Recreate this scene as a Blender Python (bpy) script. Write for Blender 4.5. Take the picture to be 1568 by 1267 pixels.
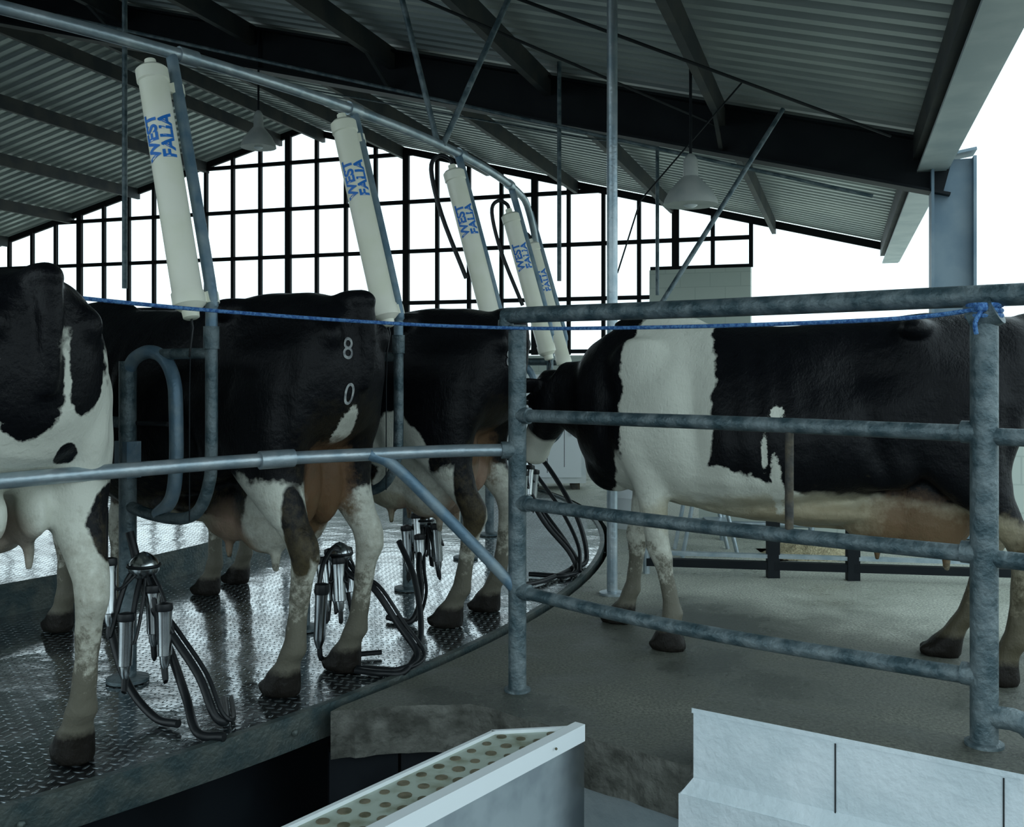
import bpy, bmesh, math, random
from mathutils import Vector, Matrix, noise
random.seed(4)
V=Vector
scene=bpy.context.scene
for o in list(bpy.data.objects): bpy.data.objects.remove(o)
try:
    scene.view_settings.view_transform='Standard'
    scene.view_settings.look='None'
except Exception: pass

# ------------------------------------------------------------ materials
def newmat(name):
    m=bpy.data.materials.new(name); m.use_nodes=True
    nt=m.node_tree; b=nt.nodes['Principled BSDF']
    return m,nt,b
def N(nt,t,**k):
    n=nt.nodes.new(t)
    for a,v in k.items(): setattr(n,a,v)
    return n
def mat(name,c1,c2=None,rough=.5,metal=0,nscale=6,lo=.4,hi=.6,bump=0,bscale=40,rough2=None,detail=5,spec=.5):
    m,nt,b=newmat(name)
    tc=N(nt,'ShaderNodeTexCoord')
    b.inputs['Metallic'].default_value=metal
    b.inputs['Roughness'].default_value=rough
    b.inputs['Specular IOR Level'].default_value=spec
    b.inputs['Base Color'].default_value=(*c1,1)
    if c2 is not None:
        n=N(nt,'ShaderNodeTexNoise'); n.inputs['Scale'].default_value=nscale; n.inputs['Detail'].default_value=detail
        nt.links.new(tc.outputs['Object'],n.inputs['Vector'])
        r=N(nt,'ShaderNodeValToRGB'); r.color_ramp.elements[0].position=lo; r.color_ramp.elements[1].position=hi
        r.color_ramp.elements[0].color=(*c1,1); r.color_ramp.elements[1].color=(*c2,1)
        nt.links.new(n.outputs['Fac'],r.inputs['Fac']); nt.links.new(r.outputs['Color'],b.inputs['Base Color'])
        if rough2 is not None:
            mr=N(nt,'ShaderNodeMapRange'); mr.inputs['From Min'].default_value=lo; mr.inputs['From Max'].default_value=hi
            mr.inputs['To Min'].default_value=rough; mr.inputs['To Max'].default_value=rough2
            nt.links.new(n.outputs['Fac'],mr.inputs['Value']); nt.links.new(mr.outputs['Result'],b.inputs['Roughness'])
    if bump:
        n2=N(nt,'ShaderNodeTexNoise'); n2.inputs['Scale'].default_value=bscale; n2.inputs['Detail'].default_value=6
        nt.links.new(tc.outputs['Object'],n2.inputs['Vector'])
        bp=N(nt,'ShaderNodeBump'); bp.inputs['Strength'].default_value=bump; bp.inputs['Distance'].default_value=.02
        nt.links.new(n2.outputs['Fac'],bp.inputs['Height']); nt.links.new(bp.outputs['Normal'],b.inputs['Normal'])
    return m
M_pipe=mat('painted_pipe',(.05,.085,.10),(.18,.225,.24),.42,.35,16,.40,.66,.35,60,.6,8)
M_pipeblue=mat('blue_pipe',(.11,.19,.26),(.24,.31,.35),.4,.3,10,.4,.65,.15,50,.55)
M_galv=mat('galvanised_pipe',(.28,.36,.41),(.46,.52,.55),.35,.6,12,.35,.65,.1,60)
M_rust=mat('rusty_steel',(.05,.05,.048),(.10,.085,.06),.7,.3,20,.4,.6,.3,60)
M_rafter=mat('rafter_paint',(.006,.009,.012),(.010,.013,.016),.6,.1,4,spec=.2)
M_purlin=mat('purlin_steel',(.03,.036,.040),(.055,.056,.052),.6,.2,3,spec=.3)
M_sheet=mat('galvanised_sheet',(.32,.36,.36),(.43,.47,.45),.45,.3,1.2,.35,.65)
M_eave=mat('eave_steel',(.36,.42,.44),(.46,.51,.52),.5,.1,3)
M_column=mat('column_paint',(.13,.20,.26),(.20,.27,.32),.5,.1,3)
M_frame=mat('window_frame_black',(.005,.006,.007),None,.7,spec=.2)
M_jar=mat('jar_plastic',(.90,.90,.74),(.95,.94,.81),.35,0,6,.4,.6,.03,20)
M_label=mat('label_blue',(.015,.18,.62),None,.5)
M_rubber=mat('black_rubber',(.008,.010,.012),(.013,.015,.017),.4,0,10,spec=.35)
M_steel=mat('stainless',(.45,.48,.50),(.6,.63,.64),.22,1,8,.4,.6)
M_rope=mat('blue_rope',(.03,.12,.36),(.10,.26,.55),.7,0,90,.45,.55,.5,200)
M_white=mat('white_block_paint',(.58,.66,.70),(.68,.75,.79),.6,0,5,.4,.6,.35,35)
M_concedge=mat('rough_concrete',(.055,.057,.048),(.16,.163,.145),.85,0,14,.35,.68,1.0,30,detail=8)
M_out=mat('yard_concrete',(.46,.48,.42),(.56,.57,.51),.75,0,1.5,.4,.6,.3,60)
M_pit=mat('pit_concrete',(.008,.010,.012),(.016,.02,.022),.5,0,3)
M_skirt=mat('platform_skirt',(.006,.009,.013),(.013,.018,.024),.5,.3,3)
M_rim=mat('platform_rim',(.05,.08,.085),(.11,.13,.12),.45,.4,9,.4,.6,.3,60)
M_block=mat('block_wall_pale',(.22,.27,.29),(.30,.34,.35),.7,0,3,.4,.6,.3,30)
M_hay=mat('hay',(.35,.30,.18),(.50,.44,.28),.9,0,30,.4,.6,1,90)
M_eye=mat('eye_dark',(.01,.008,.006),None,.1)
M_brand=mat('freeze_brand_hair',(.16,.17,.18),(.40,.42,.41),.8,0,40)
M_cream=mat('lamp_enamel',(.35,.38,.37),(.45,.47,.45),.4,0,5)
M_tray=mat('tray_plastic',(.40,.46,.40),(.22,.24,.17),.5,0,14,.48,.7)
M_traywhite=mat('bin_rim_white',(.75,.80,.82),None,.35)
M_hole=mat('hole_dark',(.09,.085,.05),(.17,.15,.10),.8,0,30)
M_wgate=mat('gate_white_paint',(.55,.6,.62),(.66,.7,.7),.5,0,8)

def block_material():
    m,nt,b=newmat('painted_block_wall')
    tc=N(nt,'ShaderNodeTexCoord'); mp=N(nt,'ShaderNodeMapping')
    mp.inputs['Rotation'].default_value=(math.radians(90),0,0)
    br=N(nt,'ShaderNodeTexBrick'); br.inputs['Scale'].default_value=1.0
    br.inputs['Brick Width'].default_value=.4; br.inputs['Row Height'].default_value=.2; br.inputs['Mortar Size'].default_value=.006
    br.inputs['Color1'].default_value=(.44,.50,.46,1); br.inputs['Color2'].default_value=(.47,.52,.48,1); br.inputs['Mortar'].default_value=(.38,.43,.40,1)
    nt.links.new(tc.outputs['Object'],mp.inputs['Vector']); nt.links.new(mp.outputs['Vector'],br.inputs['Vector'])
    nt.links.new(br.outputs['Color'],b.inputs['Base Color']); b.inputs['Roughness'].default_value=.7
    return m
M_blockw=block_material()

def floor_material():
    m,nt,b=newmat('wet_concrete')
    tc=N(nt,'ShaderNodeTexCoord')
    def noise_(s,d,r=.5):
        n=N(nt,'ShaderNodeTexNoise'); n.inputs['Scale'].default_value=s; n.inputs['Detail'].default_value=d; n.inputs['Roughness'].default_value=r
        nt.links.new(tc.outputs['Object'],n.inputs['Vector']); return n
    def ramp(src,lo,hi,c1,c2):
        r=N(nt,'ShaderNodeValToRGB'); r.color_ramp.elements[0].position=lo; r.color_ramp.elements[1].position=hi
        r.color_ramp.elements[0].color=(*c1,1); r.color_ramp.elements[1].color=(*c2,1); nt.links.new(src,r.inputs['Fac']); return r
    n1=noise_(1.6,9,.6); n2=noise_(28,8,.75); n3=noise_(90,4,.7)
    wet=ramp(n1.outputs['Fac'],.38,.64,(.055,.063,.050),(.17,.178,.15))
    skylit=ramp(n1.outputs['Fac'],.38,.64,(.40,.42,.36),(.52,.54,.48))  # pale yard side: open-sky brightness painted into the concrete colour
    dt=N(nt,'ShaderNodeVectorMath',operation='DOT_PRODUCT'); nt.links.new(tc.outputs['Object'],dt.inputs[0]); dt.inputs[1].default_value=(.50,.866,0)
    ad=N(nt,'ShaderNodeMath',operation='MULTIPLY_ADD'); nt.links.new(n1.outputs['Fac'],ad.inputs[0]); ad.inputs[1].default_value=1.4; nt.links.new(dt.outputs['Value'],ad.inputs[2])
    mr=N(nt,'ShaderNodeMapRange'); mr.interpolation_type='SMOOTHSTEP'; mr.inputs['From Min'].default_value=5.15; mr.inputs['From Max'].default_value=6.1  # position mask fading in the painted sky brightness towards the yard
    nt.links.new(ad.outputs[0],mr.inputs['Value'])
    mx=N(nt,'ShaderNodeMix',data_type='RGBA'); nt.links.new(mr.outputs['Result'],mx.inputs['Factor']); nt.links.new(wet.outputs['Color'],mx.inputs['A']); nt.links.new(skylit.outputs['Color'],mx.inputs['B'])
    sp=ramp(n3.outputs['Fac'],.35,.65,(.5,.5,.5),(1.5,1.5,1.45))
    ml=N(nt,'ShaderNodeMix',data_type='RGBA',blend_type='MULTIPLY'); ml.inputs['Factor'].default_value=1; nt.links.new(mx.outputs['Result'],ml.inputs['A']); nt.links.new(sp.outputs['Color'],ml.inputs['B'])
    nt.links.new(ml.outputs['Result'],b.inputs['Base Color'])
    rr=N(nt,'ShaderNodeMapRange'); rr.inputs['From Min'].default_value=.42; rr.inputs['From Max'].default_value=.6; rr.inputs['To Min'].default_value=.26; rr.inputs['To Max'].default_value=.72
    nt.links.new(n1.outputs['Fac'],rr.inputs['Value']); nt.links.new(rr.outputs['Result'],b.inputs['Roughness'])
    bp=N(nt,'ShaderNodeBump'); bp.inputs['Strength'].default_value=1; bp.inputs['Distance'].default_value=.015; nt.links.new(n2.outputs['Fac'],bp.inputs['Height'])
    nt.links.new(bp.outputs['Normal'],b.inputs['Normal'])
    return m
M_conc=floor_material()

def tread_material():
    m,nt,b=newmat('wet_tread_plate')
    tc=N(nt,'ShaderNodeTexCoord'); mp=N(nt,'ShaderNodeMapping')
    mp.inputs['Scale'].default_value=(27,27,27); mp.inputs['Rotation'].default_value=(0,0,math.radians(10))
    nt.links.new(tc.outputs['Object'],mp.inputs['Vector'])
    fr=N(nt,'ShaderNodeVectorMath',operation='FRACTION'); nt.links.new(mp.outputs['Vector'],fr.inputs[0])
    sb=N(nt,'ShaderNodeVectorMath',operation='SUBTRACT'); sb.inputs[1].default_value=(.5,.5,.5); nt.links.new(fr.outputs[0],sb.inputs[0])
    hs=[]
    for sc in ((1.0,2.8,0),(2.8,1.0,0)):
        ml=N(nt,'ShaderNodeVectorMath',operation='MULTIPLY'); ml.inputs[1].default_value=sc; nt.links.new(sb.outputs[0],ml.inputs[0])
        ln=N(nt,'ShaderNodeVectorMath',operation='LENGTH'); nt.links.new(ml.outputs[0],ln.inputs[0])
        mr=N(nt,'ShaderNodeMapRange'); mr.inputs['From Min'].default_value=.52; mr.inputs['From Max'].default_value=.25
        nt.links.new(ln.outputs['Value'],mr.inputs['Value']); hs.append(mr)
    ck=N(nt,'ShaderNodeTexChecker'); ck.inputs['Scale'].default_value=1.0
    nt.links.new(mp.outputs['Vector'],ck.inputs['Vector'])
    mx=N(nt,'ShaderNodeMix'); nt.links.new(ck.outputs['Fac'],mx.inputs['Factor'])
    nt.links.new(hs[0].outputs['Result'],mx.inputs['A']); nt.links.new(hs[1].outputs['Result'],mx.inputs['B'])
    bp=N(nt,'ShaderNodeBump'); bp.inputs['Strength'].default_value=1; bp.inputs['Distance'].default_value=.006
    nt.links.new(mx.outputs['Result'],bp.inputs['Height'])
    n=N(nt,'ShaderNodeTexNoise'); n.inputs['Scale'].default_value=3.5; n.inputs['Detail'].default_value=7
    nt.links.new(tc.outputs['Object'],n.inputs['Vector'])
    r=N(nt,'ShaderNodeValToRGB'); r.color_ramp.elements[0].position=.38; r.color_ramp.elements[1].position=.62
    r.color_ramp.elements[0].color=(.030,.038,.045,1); r.color_ramp.elements[1].color=(.20,.24,.26,1)
    nt.links.new(n.outputs['Fac'],r.inputs['Fac'])
    mm=N(nt,'ShaderNodeMix',data_type='RGBA'); nt.links.new(mx.outputs['Result'],mm.inputs['Factor']); nt.links.new(r.outputs['Color'],mm.inputs['A']); mm.inputs['B'].default_value=(.42,.47,.50,1)
    nt.links.new(mm.outputs['Result'],b.inputs['Base Color'])
    rr=N(nt,'ShaderNodeMapRange'); rr.inputs['From Min'].default_value=.38; rr.inputs['From Max'].default_value=.62
    rr.inputs['To Min'].default_value=.26; rr.inputs['To Max'].default_value=.10
    nt.links.new(n.outputs['Fac'],rr.inputs['Value']); nt.links.new(rr.outputs['Result'],b.inputs['Roughness'])
    b.inputs['Metallic'].default_value=.8
    b.inputs['Coat Weight'].default_value=.9; b.inputs['Coat Roughness'].default_value=.06
    bp2=N(nt,'ShaderNodeBump'); bp2.inputs['Strength'].default_value=.13; bp2.inputs['Distance'].default_value=.05
    nt.links.new(n.outputs['Fac'],bp2.inputs['Height']); nt.links.new(bp2.outputs['Normal'],bp.inputs['Normal'])
    nt.links.new(bp.outputs['Normal'],b.inputs['Normal'])
    bp3=N(nt,'ShaderNodeBump'); bp3.inputs['Strength'].default_value=1; bp3.inputs['Distance'].default_value=.0018
    nt.links.new(mx.outputs['Result'],bp3.inputs['Height']); nt.links.new(bp2.outputs['Normal'],bp3.inputs['Normal'])
    nt.links.new(bp3.outputs['Normal'],b.inputs['Coat Normal'])
    return m
M_tread=tread_material()

# ------------------------------------------------------------ mesh builder
def catmull(pts,n):
    pts=[V(p) for p in pts]
    if n<=1 or len(pts)<3: return pts
    out=[]
    P=[pts[0]*2-pts[1]]+pts+[pts[-1]*2-pts[-2]]
    for i in range(1,len(P)-2):
        for k in range(n):
            t=k/n; a,b,c,d=P[i-1],P[i],P[i+1],P[i+2]
            out.append(.5*((2*b)+(c-a)*t+(2*a-5*b+4*c-d)*t*t+(3*b-a-3*c+d)*t**3))
    out.append(pts[-1]); return out
class B:
    def __init__(s): s.v=[];s.f=[];s.m=[];s.mats=[]
    def mi(s,m):
        if m not in s.mats: s.mats.append(m)
        return s.mats.index(m)
    def add(s,vs,fs,m):
        o=len(s.v); s.v+= [V(x) for x in vs]; k=s.mi(m)
        for f in fs: s.f.append([i+o for i in f]); s.m.append(k)
    def loft(s,rings,m,cap=True):
        n=len(rings[0]); vs=[p for r in rings for p in r]; fs=[]
        for i in range(len(rings)-1):
            for j in range(n):
                a=i*n+j; b=i*n+(j+1)%n
                fs.append((a,b,b+n,a+n))
        if cap:
            fs.append(tuple(range(n-1,-1,-1))); fs.append(tuple(range((len(rings)-1)*n,len(rings)*n)))
        s.add(vs,fs,m)
    def tube(s,pts,r,m,seg=12,sm=1,cap=True):
        k=len(pts); P=catmull(pts,sm)
        if isinstance(r,(list,tuple)):
            R=[]
            for i in range(len(P)):
                x=i/(len(P)-1)*(k-1); a=min(int(x),k-2); R.append(r[a]+(r[a+1]-r[a])*(x-a))
        else: R=[r]*len(P)
        rings=[]; up=None
        for i,p in enumerate(P):
            t=(P[min(i+1,len(P)-1)]-P[max(i-1,0)]).normalized()
            if up is None:
                up=V((0,0,1)) if abs(t.z)<.9 else V((1,0,0))
            x=up.cross(t)
            if x.length<1e-6: x=V((0,1,0)).cross(t)
            x.normalize(); y=t.cross(x).normalized(); up=y
            rings.append([p+(x*math.cos(2*math.pi*j/seg)+y*math.sin(2*math.pi*j/seg))*R[i] for j in range(seg)])
        s.loft(rings,m,cap)
    def beam(s,p0,p1,w,h,m,up=V((0,0,1))):
        p0=V(p0);p1=V(p1); t=(p1-p0).normalized(); x=t.cross(up).normalized(); y=x.cross(t).normalized()
        r=[[p+x*(a*w/2)+y*(b*h/2) for a,b in((-1,-1),(1,-1),(1,1),(-1,1))] for p in(p0,p1)]
        s.loft(r,m)
    def box(s,c,size,m,ax=None):
        ax=ax or (V((1,0,0)),V((0,1,0)),V((0,0,1))); c=V(c)
        s.beam(c-ax[0]*size[0]/2,c+ax[0]*size[0]/2,size[1],size[2],m,up=ax[2])
    def prism(s,poly,z0,z1,m,mtop=None):
        n=len(poly)
        vs=[(p[0],p[1],z0) for p in poly]+[(p[0],p[1],z1) for p in poly]
        s.add(vs,[(j,(j+1)%n,(j+1)%n+n,j+n) for j in range(n)]+[tuple(range(n-1,-1,-1))],m)
        s.add(vs[n:],[tuple(range(n))],mtop or m)
    def ell(s,c,r,m,nu=20,nv=12,rot=None):
        c=V(c); rings=[]
        for i in range(1,nv):
            a=math.pi*i/nv-math.pi/2
            ring=[]
            for j in range(nu):
                b=2*math.pi*j/nu
                q=V((r[0]*math.cos(a)*math.cos(b),r[1]*math.cos(a)*math.sin(b),r[2]*math.sin(a)))
                if rot: q=rot@q
                ring.append(c+q)
            rings.append(ring)
        s.loft(rings,m)
    def rev(s,prof,o,axis,m,seg=24):
        axis=V(axis).normalized(); x=axis.orthogonal().normalized(); y=axis.cross(x); o=V(o)
        s.loft([[o+axis*h+(x*math.cos(2*math.pi*j/seg)+y*math.sin(2*math.pi*j/seg))*max(r,1e-4) for j in range(seg)] for r,h in prof],m)
    def build(s,name,smooth=True,angle=40,tri=False,parent=None):
        me=bpy.data.meshes.new(name); me.from_pydata([tuple(v) for v in s.v],[],s.f)
        for m in s.mats: me.materials.append(m)
        for p,k in zip(me.polygons,s.m): p.material_index=k
        bm=bmesh.new(); bm.from_mesh(me)
        bmesh.ops.remove_doubles(bm,verts=bm.verts,dist=1e-5) if tri else None
        if tri: bmesh.ops.triangulate(bm,faces=[f for f in bm.faces if len(f.verts)>4])
        bmesh.ops.recalc_face_normals(bm,faces=bm.faces)
        bm.to_mesh(me); bm.free()
        if smooth:
            me.polygons.foreach_set('use_smooth',[True]*len(me.polygons))
            me.set_sharp_from_angle(angle=math.radians(angle))
        o=bpy.data.objects.new(name,me); scene.collection.objects.link(o)
        if parent: o.parent=parent
        return o

# ------------------------------------------------------------ building frame
U=V((.948,-.317,0)).normalized(); A=V((.317,.948,0)).normalized(); G=V((-3.46,16.1,0)); HW=9.14; SL=.254; ZR=5.22
TEND=16.4
def W(s,t,z): return G+U*s-A*t+V((0,0,z))
def roofz(s): return ZR-SL*abs(s)
def roof_at(x,y): return roofz((V((x,y,0))-G).dot(U))
def roof(sgn):
    b=B(); pitch=.19
    prof=[(0,0),(.40,0),(.50,.036),(.90,.036),(1.0,0)]
    vs=[];fs=[]; cnt=int((TEND+.3)/pitch)
    ts=[(-.15+(i+u)*pitch,h) for i in range(cnt) for u,h in prof[:-1]]
    for t,h in ts:
        for s in(0,HW+.03): vs.append(W(sgn*s,t,ZR-SL*s+h+.02))
    for i in range(len(ts)-1): fs.append((2*i,2*i+1,2*i+3,2*i+2))
    b.add(vs,fs,M_sheet); return b.build('ceiling',smooth=False)
roof(1); roof(-1)
b=B()
for sg in(1,-1):
    s=.4
    while s<HW:
        b.beam(W(sg*s,-.05,roofz(s)-.10),W(sg*s,TEND,roofz(s)-.10),.055,.18,M_purlin); s+=1.42
b.build('roof_purlins',smooth=False)
for t in (6.33,12.7):
    b=B()
    for sg in(1,-1):
        def rp(s,d): return W(sg*s,t,roofz(s)-d)
        b.beam(rp(0,.22),rp(HW,.22),.02,.38,M_rafter); b.beam(rp(0,.41),rp(HW,.41),.18,.02,M_rafter); b.beam(rp(0,.04),rp(HW,.04),.18,.02,M_rafter)
    for sg in(1,-1):
        for k in range(1,7):
            s=.4+1.42*k
            if s<HW-.5 and k%2==1:
                for dt in(-.55,.55):
                    b.beam(W(sg*s,t,roofz(s)-.40),W(sg*s,t+dt,roofz(s)-.16),.03,.03,M_purlin)
    b.build('roof_rafter',smooth=False)
b=B()
b.beam(W(HW-.03,-.1,2.80),W(HW-.03,TEND,2.80),.05,.24,M_eave)
b.beam(W(HW-.12,-.1,2.68),W(HW-.12,TEND,2.68),.2,.02,M_eave)
b.build('trim_1',smooth=False)
b=B()
for sg in(1,-1):
    b.beam(W(0,-.02,ZR-.06),W(sg*(HW),-.02,roofz(HW)-.06),.05,.10,M_frame)
b.build('trim_2',smooth=False)
for t in(6.33,12.7):
    for sg in(1,-1):
        if sg==1 and t>10: continue
        b=B(); c=W(sg*(HW+.02),t,0)
        for dx in(-.14,.14): b.beam(c+U*dx,c+U*dx+V((0,0,2.75)),.22,.02,M_column,up=U)
        b.beam(c,c+V((0,0,2.75)),.016,.28,M_column,up=U)
        b.beam(c+V((0,0,.01)),c+V((0,0,.03)),.36,.36,M_column,up=U)
        b.beam(c-U*.15+V((0,0,2.75)),c+U*.15+V((0,0,2.80)),.24,.02,M_column)
        b.build('steel_column',smooth=False)
# gable window wall
b=B()
sill=1.45
levels=[1.5,2.28,3.09,3.87,4.63]
SB0,SB1=5.77,7.19
k=int((SB1+9.0)/.53)
edges=[SB1-.53*j for j in range(k+1)]
for j,s in enumerate(edges):
    base=2.67 if s>SB0 else sill
    w=.10 if j%4==2 else .055
    b.beam(W(s,0,base),W(s,0,roofz(s)-.03),.06,w,M_frame,up=U)
for z in levels:
    smax=(ZR-z-.05)/SL
    l=-min(9.0,smax); r=min(SB1,smax)
    if z<2.67: r=SB0
    b.beam(W(l,0,z),W(r,0,z),.05,.06,M_frame)
b.beam(W(SB0,0,2.69),W(SB1,0,2.69),.08,.05,M_frame)
b.build('window_1',smooth=False)
b=B()
b.beam(W(-9.14,0,.72),W(SB0,0,.72),.2,1.44,M_blockw)
b.beam(W(SB0,0,1.33),W(SB1,0,1.33),.2,2.66,M_blockw)
b.build('wall_back',smooth=False)
b=B(); b.beam(W(-9.14,0,.7),W(-9.14,16,.7),.2,1.4,M_blockw)
for j in range(19): b.beam(W(-9.14,j*.85,1.4),W(-9.14,j*.85,2.9),.05,.05,M_frame,up=U)
b.beam(W(-9.14,0,2.2),W(-9.14,16,2.2),.05,.05,M_frame)
b.build('wall_left',smooth=False)

# ------------------------------------------------------------ ground and pit
C=V((-6.3,7.66,0)); RP=6.99
def pol(th,r,z=0):
    a=math.radians(th); return V((C.x+r*math.cos(a),C.y+r*math.sin(a),z))
edge=[(-.64,3.47),(-.40,3.53),(-.15,3.55),(.1,3.36),(.52,3.0),(.62,2.99),(1.35,2.50),(6,-.56)]
random.seed(2)
def rough_edge(e):
    out=[]
    for i,((x0,y0),(x1,y1)) in enumerate(zip(e[:-1],e[1:])):
        n=8 if i<4 else 1
        for k in range(n):
            f=k/n; j=(random.random()-.5)*.02 if k else 0
            out.append((x0+(x1-x0)*f+j*.6,y0+(y1-y0)*f+j))
    out.append(e[-1]); return out
edge2=rough_edge(edge)
poly=edge2+[(9,-.56),(9,3.0),(2.6,7.1),(6.3,15.9),tuple(W(-9.3,-.3,0))[:2],tuple(W(-9.3,8.9,0))[:2]]
for k in range(0,109):
    p=pol(180-k*2,7.03)
    if 180-k*2<-36: break
    poly.append((p.x,p.y))
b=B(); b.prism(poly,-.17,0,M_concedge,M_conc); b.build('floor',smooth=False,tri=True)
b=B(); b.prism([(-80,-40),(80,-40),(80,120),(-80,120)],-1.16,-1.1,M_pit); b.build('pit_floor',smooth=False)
yp=[(9,-.56),(80,-.56),(80,120),(-80,120),(-80,21.5),tuple(W(-9.3,-.3,0))[:2],(6.3,15.9),(2.6,7.1),(9,3.0)]
b=B(); b.prism(yp,-.17,-.004,M_out); b.build('ground',smooth=False,tri=True)
b=B()
for i,((x0,y0),(x1,y1)) in enumerate(zip(edge[:-1],edge[1:])):
    d=V((x1-x0,y1-y0,0)).normalized(); n=V((-d.y,d.x,0))*.12
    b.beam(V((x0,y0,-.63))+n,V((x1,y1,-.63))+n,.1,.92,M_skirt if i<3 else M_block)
b.build('wall_pit',smooth=False)

# rotary platform
b=B()
seg=180
def ring(r,z): return [pol(j*360/seg,r,z) for j in range(seg)]
b.loft([ring(4.75,-.004),ring(RP-.03,-.004)],M_tread,cap=False)
b.loft([ring(RP-.03,-.004),ring(RP-.03,.008),ring(RP,.008),ring(RP,-.11),ring(RP-.05,-.11)],M_rim,cap=False)
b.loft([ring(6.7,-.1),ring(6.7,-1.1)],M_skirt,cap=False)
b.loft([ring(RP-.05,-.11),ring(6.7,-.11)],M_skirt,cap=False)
b.loft([ring(4.75,-.004),ring(4.75,.16)],M_rim,cap=False)
b.loft([ring(4.75,.16),ring(2.6,.16)],M_tread,cap=False)
b.loft([ring(2.6,.16),ring(2.6,.0),ring(.01,.0)],M_tread,cap=False)
for j in range(48):
    p=pol(-90+j*7.5,RP+.006,-.05); b.ell(p,(.012,.012,.012),M_rim,8,6)
b.build('rotary_milking_platform',angle=30)

# ------------------------------------------------------------ curb wall
d=V((.835,-.55,0)).normalized(); n=V((.55,.835,0)).normalized()
A0=V((.545,2.955,0)); L=3.4
def cw(a,bk,z): return A0+d*a+n*bk+V((0,0,z))
b=B()
b.prism([cw(0,0,0)[:2],cw(L,0,0)[:2],cw(L,.19,0)[:2],cw(0,.19,0)[:2]],-.06,.175,M_white)
b.prism([cw(-.035,-.03,0)[:2],cw(L,-.03,0)[:2],cw(L,.19,0)[:2],cw(-.035,.19,0)[:2]],-1.1,-.065,M_white)
b.loft([[cw(-.035,-.03,-.07),cw(L,-.03,-.07),cw(L,.1,-.07),cw(-.035,.1,-.07)],[cw(0,-.001,-.02),cw(L,-.001,-.02),cw(L,.1,-.02),cw(0,.1,-.02)]],M_white)
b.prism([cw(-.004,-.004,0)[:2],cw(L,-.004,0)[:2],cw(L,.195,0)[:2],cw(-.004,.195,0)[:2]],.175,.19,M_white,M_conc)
for a in(.42,.84,1.26): b.box(cw(a,-.001,.06),(.004,.003,.22),M_pit,(d,n,V((0,0,1))))
b.build('wall_curb',smooth=False)

# ------------------------------------------------------------ fence
PL=V((.02,3.70,0)); PR=V((1.277,2.66,0)); fd=(PR-PL).normalized()
def FL(a,z): return PL+(PR-PL)*a+V((0,0,z))
b=B()
b.tube([PL,PL+V((0,0,1.375))],.034,M_pipe,20); b.tube([PR+V((0,0,.19)),PR+V((0,0,1.37))],.036,M_pipe,20)
b.tube([FL(-.035,1.36),FL(-.03,1.40),FL(.01,1.412),FL(.5,1.405),FL(1,1.405),FL(1.5,1.40),FL(2.2,1.40)],.030,M_pipe,16,3)
b.tube([FL(1-.02,1.34),FL(1.02,1.37)],.045,M_pipe,16)
for z,sag in((1.035,0),(.707,.01),(.375,.02)):
    b.tube([FL(0,z),FL(.3,z-sag),FL(.6,z-sag*1.1),FL(1,z-.004)],.0235,M_pipe,16,4)
    b.tube([FL(0,z),FL(.035,z)],.031,M_pipe,16); b.tube([FL(.965,z),FL(1,z)],.031,M_pipe,16)
    if z>.5:b.tube([FL(1,z-.01),FL(2.2,z-.01)],.0235,M_pipe,16)
b.tube([FL(.66,1.03),FL(.66,.705)],.013,M_rust,10)
b.tube([FL(1,.27),FL(1.06,.27),FL(1.1,.2)],.03,M_pipe,12,3)
b.rev([(.05,0),(.05,.008),(.036,.012)],PL,(0,0,1),M_pipe)
b.rev([(.05,0),(.05,.008),(.036,.012)],PR+V((0,0,.19)),(0,0,1),M_pipe)
rail=[V((.02,3.70,.905)),V((-.20,3.665,.905)),V((-.45,3.60,.90)),V((-.81,3.44,.895)),V((-1.15,3.12,.893)),V((-1.45,2.78,.89)),V((-1.75,2.35,.89)),V((-2.0,1.9,.89))]
b.tube(rail,.0235,M_galv,16,6)
b.tube([V((-.77,3.465,.896)),V((-.87,3.39,.894))],.032,M_galv,16)
b.tube([V((-.04,3.69,.905)),V((.02,3.70,.905))],.032,M_pipe,16)
b.tube([V((-.52,3.57,.90)),V((-.44,3.605,.86)),V((-.30,3.64,.72)),V((-.02,3.69,.42)),V((.01,3.70,.36))],.022,M_pipeblue,14,5)
b.build('pipe_fence')
b=B()
rp=[V((-2.0,1.9,1.46)),V((-1.43,2.8,1.43)),V((-1.03,3.25,1.405)),V((-.45,3.55,1.375)),V((.02,3.665,1.362)),V((.35,3.38,1.35)),V((.75,3.05,1.345)),V((1.1,2.77,1.35)),V((1.26,2.62,1.368))]
b.tube(rp,.0065,M_rope,8,8)
for k in range(3):
    b.tube([PR+V((math.cos(q)*.042,math.sin(q)*.042,1.35+.014*k)) for q in [i*math.pi/6 for i in range(13)]],.007,M_rope,8)
b.ell(PR+V((-.03,-.045,1.37)),(.018,.018,.014),M_rope,10,8)
b.tube([PR+V((-.03,-.05,1.365)),PR+V((-.05,-.055,1.33)),PR+V((-.045,-.05,1.30))],.006,M_rope,8,3)
b.build('blue_rope')

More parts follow.
